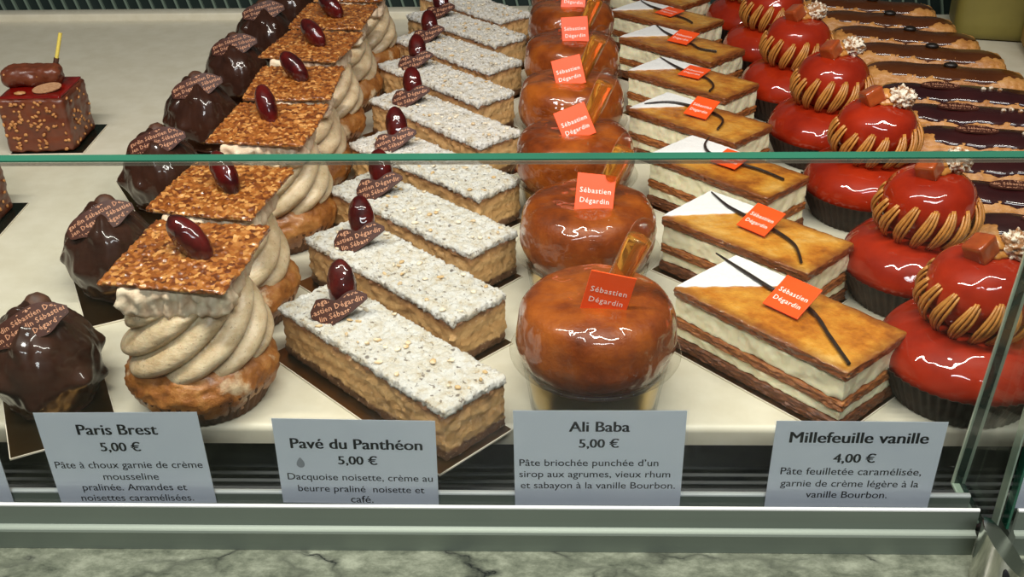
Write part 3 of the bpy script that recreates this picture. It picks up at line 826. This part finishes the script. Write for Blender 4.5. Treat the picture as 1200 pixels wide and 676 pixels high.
def paris(seed):
    r = root('cream_choux_square')
    pleated(r, .0300, .0370, .0003, .0165, 46, .0008, 'case_amber')
    def d(th, rr, z, t):
        p = Vector((cos(th) * rr, sin(th) * rr, z))
        k = 1 + .05 * fr(p, 55, 4, seed) + .02 * fr(p, 220, 3, seed)
        return rr * k, z + .0012 * fr(p, 120, 3, seed + 2) * (1 if z > .006 else 0)
    prof = dense([(0, .0018), (.0240, .0018), (.0325, .0070), (.0372, .0160), (.0368, .0230), (.0330, .0290), (.0240, .0315), (0, .0320)], 6)
    mesh_obj('choux_base', lathe(prof, 128, d), 'choux', r, sharp=0)
    # one thick piped swirl: deep diagonal ridges
    N = 6
    def sw(th, rr, z, t):
        zz = (z - .025) / .035
        ph = N * (th - zz * 2.5 + .35 * sin(th + seed)) / 2
        ridge = abs(cos(ph)) ** .55
        amp = .20 * (1 if 0 < t < 1 else 0)
        p = Vector((cos(th) * rr, sin(th) * rr, z))
        return rr * (1 - amp + amp * ridge) * (1 + .05 * sin(th * 2 + seed)) + .0004 * fn(p, 120, seed), z + .0022 * ridge * sin(th * 1.0 + seed)
    prof = dense([(0, .0255), (.020, .0252), (.0310, .0262), (.0356, .0320), (.0358, .0390), (.0338, .0460), (.0318, .0520), (.0300, .0580), (.0250, .0635), (0, .0650)], 7)
    mesh_obj('cream_swirl', lathe(prof, 180, sw), 'cream', r, sharp=0)
    def dl(p, n):
        return n * (.0022 * fr(p, 130, 4, seed) + .0012 * sin(atan2(p.y, p.x) * 26 + 2 * fn(p, 60, seed))) * (1 - abs(n.z) * .6)
    lid = mesh_obj('choux_lid', rbox(.052, .050, .0600, .0772, .005, (46, 46, 12), dl), 'lid', r, sharp=0); lid['label'] = 'pale sugared lid under the crisp square'
    def dt(p, n):
        e = .0016 * fr((p.x, p.y, 0), 150, 4, seed) if abs(n.z) < .6 else 0
        g = .0009 * noise.cell(p * 520) if False else .0010 * (noise.fractal(p * 430, .8, 2, 2))
        return Vector((n.x * e, n.y * e, 0)) + Vector((0, 0, g * (1 if n.z > .3 else .2) + .0010 * fn(p, 40, seed)))
    t = mesh_obj('nougatine_square', rbox(.063, .061, -.0012, .0012, .0011, (96, 96, 3), dt), 'tile', r, sharp=0); t.matrix_local = T(.001, .004, .0795) @ RZ(-9) @ RX(3)
    t['label'] = 'thin crisp amber seeded square'
    a = almond(r, .0082, .0066, .0148, seed); a.matrix_local = T(.0015, .0080, .0748) @ RZ(32) @ RX(78)
    h = mesh_obj('hazelnut_piece', ell(.0030, .0028, .0026, 14, 10, lambda v: .0006 * fn(v, 3)), 'hazel', r); h.matrix_local = T(-.0050, .0150, .0825)
    return r
pA, pB = paris(1), paris(5)
PBX = [(-.1745, .441, 0, 1.0), (-.1790, .520, -3, .98), (-.1740, .617, 2, .98), (-.1745, .698, 8, .96), (-.1780, .778, -4, .98), (-.1750, .859, 3, .97), (-.1700, .940, 5, .97)]
PBL = ['cream choux with crisp square nearest the glass, almond lying across', 'cream choux with crisp square second from the glass', 'cream choux with crisp square just above the green glass edge', 'cream choux with crisp square fourth from the glass', 'cream choux with crisp square fifth from the glass, in the upper part of its row', 'cream choux with crisp square sixth from the glass', 'rearmost cream choux with crisp square, cut by the photo top']
for i, (x, y, a, s) in enumerate(PBX):
    o = (pA, pB)[i] if i < 2 else copy_tree((pA, pB)[i % 2])
    o.location = (x, y, 0); o.rotation_euler.z = radians(a); o.scale = (s,) * 3
    al = child(o, 'caramelised_almond'); al.matrix_local = T([.0030, .0030, -.002, .001, .002, -.001, 0][i], [.0050, .0060, .014, .012, .006, .004, .004][i], .0886) @ RZ([-26, -46, -62, -40, -36, -36, -40][i]) @ RY([-52, -48, -40, -50, -55, -55, -55][i])
    tag(o, PBL[i], 'cake', 'cream choux squares in a row')

# ------------------------------------------------------------------ dark chocolate domes
def dome(seed):
    r = root('chocolate_dome_cake')
    b = board(r, .050, .100, 'board_gold'); b.location = (0, .002, 0)
    bumps = [(radians(a), z, s) for a, z, s in ((222, .46, .004), (300, .40, .0045), (200, .68, .0035), (325, .62, .004), (170, .4, .004), (60, .55, .0045), (110, .45, .004), (5, .45, .0045), (282, .80, .003), (250, .24, .0035), (335, .22, .004), (240, .86, .003))]
    def d(th, rr, z, t):
        zz = z / .052
        k = 0
        for a, bz, s in bumps:
            da = (th - a + pi) % (2 * pi) - pi
            k += s * .95 * math.exp(-((da * max(rr, .022)) ** 2 + ((zz - bz) * .052) ** 2) / (2 * .0032 ** 2))
        ridge = .0026 * max(0, 1 - abs(((th - radians(262) + pi) % (2 * pi)) - pi) / .35)
        p = Vector((cos(th), sin(th), zz))
        # oval cake: longer across the board's length
        q = 1 / sqrt((cos(th) / 1.0) ** 2 + (sin(th) / 1.22) ** 2)
        return rr * q + k + ridge + .0026 * fn(p, 2.2, seed) + .0009 * fn(p, 7, seed), z + .0014 * fn(p, 3, seed + 3) * (1 if zz > .7 else 0)
    prof = dense([(0, .0013), (.0205, .0013), (.0222, .0040), (.0262, .0150), (.0268, .0225), (.0240, .0330), (.0185, .0420), (.0130, .0470), (.0100, .0505), (.0060, .0520), (0, .0510)], 6)
    mesh_obj('chocolate_dome', lathe(prof, 128, d), 'choc', r, sharp=0)
    n = mesh_obj('cocoa_nut', ell(.0072, .0060, .0080, 20, 14, lambda v: .0006 * fn(v, 2, seed)), 'cocoa_nut', r); n.matrix_local = T(.003, .0085, .0475)
    def out(x):
        hi = .86 - .62 * abs(x) ** 3 + .06 * sin(5 * x) + .08 * x; lo = -.80 + .62 * abs(x) ** 2.4 + .06 * sin(9 * x + 1) + .08 * x
        return (min(lo, hi - .06), hi)
    return r, out
def dome_full(seed):
    r, out = dome(seed)
    plaque(r, .0400, .0200, out, 5, 7, 6)
    return r
dA, dB = dome_full(2), dome_full(4)
DM = [(-.2560, .440, 28, 22), (-.2630, .556, 28, 20), (-.2680, .672, 32, 14), (-.2720, .782, 32, 14), (-.2690, .885, 30, 12), (-.2680, .990, 30, 8), (-.2670, 1.095, 30, 8)]
DML = ['dark chocolate dome cake nearest the glass, behind the first price card', 'dark chocolate dome cake second from the glass, left of the cream choux', 'dark chocolate dome cake crossed by the green glass edge', 'dark chocolate dome cake fourth from the glass, just above the green edge', 'dark chocolate dome cake fifth from the glass', 'dark chocolate dome cake sixth from the glass, near the photo top', 'rearmost dark chocolate dome cake, cut by the photo top']
for i, (x, y, a, roll) in enumerate(DM):
    o = (dA, dB)[i] if i < 2 else copy_tree((dA, dB)[i % 2])
    o.location = (x, y, 0); o.rotation_euler.z = radians(a)
    child(o, 'chocolate_plaque').matrix_local = T(-.0030, -.0135, .0500) @ RZ(-a) @ RZ([6, 10, 0, 4, 0, 6, 4][i]) @ RX([52, 50, 60, 58, 60, 62, 62][i]) @ RZ(roll)
    tag(o, DML[i], 'cake', 'dark chocolate dome cakes in a row')

# ------------------------------------------------------------------ two-tier red glazed choux
def religieuse(seed):
    r = root('red_glazed_choux')
    pleated(r, .0345, .0440, .0003, .0215, 56, .0010, 'case')
    def d(th, rr, z, t):
        p = Vector((cos(th) * rr, sin(th) * rr, z))
        return rr * (1 + .03 * fn(p, 28, seed) + .008 * fn(p, 110, seed)), z
    prof = dense([(0, .0014), (.030, .0014), (.0360, .0075), (.0405, .0165), (.0424, .0245), (.0385, .0335), (.0300, .0400), (.0180, .0435), (0, .0445)], 6)
    mesh_obj('large_choux', lathe(prof, 96, d), 'red', r, sharp=0)
    c0 = Vector((0, -.0005, .0605))
    def d2(th, rr, z, t):
        p = Vector((cos(th) * rr, sin(th) * rr, z)); return rr * (1 + .03 * fn(p, 50, seed + 2)), z
    prof = dense([(0, -.0185), (.0150, -.0175), (.0225, -.0110), (.0258, -.0020), (.0250, .0060), (.0215, .0130), (.0140, .0178), (0, .0195)], 6)
    s = mesh_obj('small_choux', lathe(prof, 80, d2), 'red', r, sharp=0); s.location = c0
    bm = bmesh.new(); K = 16
    rng = random.Random(seed)
    for k in range(K):
        a0 = 2 * pi * k / K + rng.uniform(-.05, .05); hgt = rng.uniform(.0, .003)
        for q in (-1.6, -.55, .55, 1.6):
            # ribs of one piped stroke, side by side, bulging in the middle
            pts = []; top = .0230 + hgt - .0014 * abs(q)
            for m_ in range(12):
                t = m_ / 11
                z = -.0175 + top * t
                rr = .0206 + .0082 * sin(pi * (.06 + .80 * t)) ** .8 + (.0008 if abs(q) < 1 else 0)
                a = a0 + .34 * t + q * .066 * (.55 + .45 * sin(pi * (t * .9 + .05)))
                pts.append((rr * cos(a), rr * sin(a), z))
            add_tube(bm, pts, [.00084 * (.8 + .35 * sin(pi * (i / 11))) for i in range(12)], 6)
    cl = mesh_obj('piped_collar', bm, 'collar', r, sharp=0); cl.location = c0; cl['label'] = 'collar of ribbed piped tan cream'
    rs = mesh_obj('cream_rosette', lathe(dense([(0, 0), (.0070, .0), (.0078, .002), (.0056, .0042), (.0060, .0052), (.0036, .0078), (0, .0095)], 4), 48, lambda th, rr, z, t: (rr * (1 + .14 * abs(cos(4 * th + z * 300)) - .1), z)), 'collar', r, sharp=0)
    rs.location = c0 + Vector((.002, .002, .0185))
    cb = mesh_obj('caramel_cube', rbox(.0125, .0115, 0, .0105, .0014, (8, 8, 8), lambda p, n: n * .0004 * fn(p, 120)), 'caramel', r); cb.matrix_local = T(*(c0 + Vector((-.0035, -.0025, .0185)))) @ RZ(32) @ RX(-14) @ RY(-22)
    def dh(v): return .0026 * fr(v, 3.0, 4, seed)
    hz = mesh_obj('sugared_hazelnut', ell(.0082, .0066, .0068, 48, 32, dh), 'sugar_nut', r, sharp=0); hz.location = c0 + Vector((.0125, .0005, .0235))
    return r
rA, rB = religieuse(3), religieuse(9)
RL = [(.2125, .446, 0), (.2170, .541, 14), (.2175, .650, -20), (.2120, .748, 10), (.2060, .841, 5), (.2060, .942, -12), (.203, 1.035, 8)]
RLL = ['red glazed two-tier choux nearest the glass, behind the glass bracket', 'red glazed two-tier choux second from the glass, just behind the front one', 'red glazed two-tier choux crossed by the green glass edge', 'red glazed two-tier choux fourth from the glass', 'red glazed two-tier choux fifth from the glass', 'red glazed two-tier choux sixth from the glass, top cut off', 'rearmost red glazed two-tier choux at the photo top']
for i, (x, y, a) in enumerate(RL):
    o = (rA, rB)[i] if i < 2 else copy_tree((rA, rB)[i % 2])
    o.location = (x, y, 0); o.rotation_euler.z = radians(a)
    tag(o, RLL[i], 'cake', 'red glazed choux in a row')

# ------------------------------------------------------------------ eclairs
def eclair(seed, coffee):
    r = root('coffee_eclair' if coffee else 'chocolate_eclair'); L = .135
    def d(p, n):
        end = abs(p.x) / (L / 2)
        return n * (.0012 * fr(p, 90, 4, seed) + .0005 * fr(p, 330, 3, seed)) + Vector((0, 0, .0012 * fn((p.x, 0, 0), 40, seed)))
    mesh_obj('choux_shell', rbox(L, .0400, .0006, .0290, .0142, (80, 26, 20), d), 'eclair_choux', r, sharp=0)
    bm = bmesh.new(); nx, ny = 80, 18; G = []
    for i in range(nx + 1):
        u = -1 + 2 * i / nx; row = []
        wd = .0156 * (1 - abs(u) ** 6) ** .5 * (1 + .10 * fn((u * 4, seed, 0), 1.6)) + .0002
        for j in range(ny + 1):
            v = -1 + 2 * j / ny
            y = v * wd + .0012 * fn((u * 3, 0, seed), 1)
            z = .0292 - 14.0 * y * y + .0022 * (1 - v ** 4) - .004 * abs(u) ** 8 + .0012 * fn((u * .0675, 0, 0), 40, seed)
            row.append(bm.verts.new((u * .062, y, z)))
        G.append(row)
    for i in range(nx):
        for j in range(ny): bm.faces.new((G[i][j], G[i + 1][j], G[i + 1][j + 1], G[i][j + 1]))
    ex = bmesh.ops.extrude_face_region(bm, geom=list(bm.faces))
    bmesh.ops.translate(bm, vec=(0, 0, -.0030), verts=[g for g in ex['geom'] if isinstance(g, bmesh.types.BMVert)])
    mesh_obj('glaze', bm, 'coffee_glaze' if coffee else 'choc_glaze', r, sharp=70)
    if coffee:
        b = mesh_obj('coffee_bean', ell(.0058, .0038, .0026, 20, 12, lambda v: -.0006 * math.exp(-(v.y * 5) ** 2) * max(0, v.z)), 'beans', r); b.location = (.004, -.001, .0335)
    else:
        def out(x): return (-.75 * (1 - x * x) ** .5 - .06, .75 * (1 - x * x) ** .5 + .06)
        p = plaque(r, .030, .0120, out, 3, 4, 0); p.matrix_local = T(-.018, -.0015, .0330) @ RX(12)
        for q in range(3):
            s = mesh_obj('sugar_crumb', ell(.0019, .0016, .0014, 12, 8, lambda v: .0006 * fn(v, 3, q)), 'sugar_nut', r, sharp=0); s.location = (.014 + q * .006, -.002 + .003 * (q % 2), .0325)
    return r
eA, eB = eclair(1, True), eclair(2, False)
EC = [(.3360, .860, -15, 1), (.3370, .912, -16, 1), (.3330, .963, -16, 1), (.3290, 1.014, -16, 1), (.3260, 1.064, -16, 1)]
EL = ['coffee glazed eclair nearest the dark ones, oval bean on top', 'coffee glazed eclair second behind the dark ones', 'coffee glazed eclair third behind the dark ones, beside the olive tub', 'coffee glazed eclair fourth behind the dark ones', 'rearmost coffee glazed eclair at the photo top']
for i, (x, y, a, _) in enumerate(EC):
    o = eA if i == 0 else copy_tree(eA)
    o.location = (x, y, 0); o.rotation_euler.z = radians(a); tag(o, EL[i], 'eclair', 'coffee eclairs in a row')
ED = [(.3340, .808, -13), (.3320, .761, -12), (.3300, .715, -12), (.3260, .668, -11), (.3200, .621, -10), (.322, .573, -10)]
DL = ['dark chocolate eclair next to the coffee ones, white crumbs on its glaze', 'dark chocolate eclair second before the coffee ones', 'dark chocolate eclair just above the green glass edge', 'dark chocolate eclair just below the green glass edge', 'dark chocolate eclair beside the second red choux', 'dark chocolate eclair nearest the glass, cut by the right edge']
for i, (x, y, a) in enumerate(ED):
    o = eB if i == 0 else copy_tree(eB)
    o.location = (x, y, 0); o.rotation_euler.z = radians(a); tag(o, DL[i], 'eclair', 'dark chocolate eclairs in a row')

# ------------------------------------------------------------------ nutty praline cubes at the left
def praline(seed):
    r = root('praline_cube_cake'); s = .056
    b = board(r, .062, .066, 'board_black'); b.location = (.0045, .003, 0)
    mesh_obj('cake_body', rbox(s, s, .0012, .0500, .003, (26, 26, 24), lambda p, n: n * (.0012 * fr(p, 110, 4, seed))), 'praline', r, sharp=0)
    bm = bmesh.new(); rng = random.Random(seed)
    for k in range(150):
        f = rng.choice([0, 0, 1, 2, 3]); u, v = rng.uniform(-.026, .026), rng.uniform(.004, .049)
        p = [(u, -s / 2 - .0006, v), (s / 2 + .0006, u, v), (-s / 2 - .0006, u, v), (u, s / 2 + .0006, v)][f]
        e = ell(rng.uniform(.0012, .0022), rng.uniform(.0008, .0013), rng.uniform(.0009, .0016), 8, 6)
        bmesh.ops.transform(e, matrix=T(*p) @ RZ(0 if f in (0, 3) else 90) @ RY(rng.uniform(0, 180)), verts=e.verts); merge(bm, e)
    tag(mesh_obj('nut_pieces', bm, 'nutbits', r), kind='stuff')
    mesh_obj('red_glaze', rbox(.052, .052, .0495, .0520, .001, (20, 20, 3), lambda p, n: n * .0006 * fn(p, 80)), 'redtop', r, sharp=0)
    bar = mesh_obj('chocolate_bar', rbox(.050, .021, 0, .018, .0075, (36, 18, 14), lambda p, n: n * (.0016 * fr(p, 90, 3, seed))), 'praline', r, sharp=0); bar.matrix_local = T(-.007, .006, .0515) @ RZ(4)
    bm = bmesh.new()
    for k in range(16):
        e = ell(.0022, .0014, .0013, 8, 6); a = rng.uniform(15, 165)
        bmesh.ops.transform(e, matrix=T(rng.uniform(-.021, .021), -.0092 * cos(radians(a)), .0075 + .0080 * sin(radians(a))) @ RZ(rng.uniform(0, 180)), verts=e.verts); merge(bm, e)
    tag(mesh_obj('nut_pieces', bm, 'nutbits', bar), kind='stuff')
    bm = bmesh.new(); add_tube(bm, [(.010, .012, .062), (.0135, .014, .073)], .0022, 10); mesh_obj('cocoa_tip', bm, 'cocoa_nut', r)
    bm = bmesh.new(); add_tube(bm, [(.0135, .014, .073), (.0200, .018, .094)], .0016, 10); mesh_obj('stick', bm, 'stick', r)['label'] = 'pale yellow stick'
    ov = mesh_obj('oval_seal', lathe([(0, -.0004), (.012, -.0004), (.012, .0004), (0, .0004)], 40, None), 'gold_oval', r); ov.matrix_local = T(.0115, -.0140, .0555) @ RX(24) @ RZ(16) @ Matrix.Diagonal((1, .48, 1, 1)); ov['label'] = 'small pinkish gold oval seal'
    n = mesh_obj('almond_flake', ell(.005, .0032, .0016, 12, 8, lambda v: .0005 * fn(v, 2)), 'hazel', r); n.location = (-.010, -.0190, .0530)
    return r
k1 = praline(4); k1.scale = (.92, .92, .89); k1.location = (-.3960, .7830, 0); k1.rotation_euler.z = radians(2)
tag(k1, 'nutty milk chocolate cube with a yellow stick, alone at the upper left', 'cake', 'praline cubes at the left')
k2 = copy_tree(k1); k2.location = (-.3990, .6330, 0); tag(k2, 'dark cube cake of which only a sliver shows at the left edge', 'cake', 'praline cubes at the left')

# ------------------------------------------------------------------ tubs at the back right
def tub(loc, w, d, h, mat, label, rz):
    r = root('card_tub', loc, rz); tag(r, label, 'tub')
    mesh_obj('body', rbox(w, d, .0004, h, .012, (20, 20, 12)), mat, r, sharp=0)
    mesh_obj('rim', rbox(w + .003, d + .003, h - .006, h + .001, .003, (20, 20, 4)), mat, r, sharp=0)
tub((.4520, 1.055, 0), .082, .070, .11, 'tub', 'olive green card tub standing behind the eclairs', -14)
tub((.4880, .960, 0), .075, .090, .11, 'tub2', 'ochre tub at the right edge of the photo', -10)
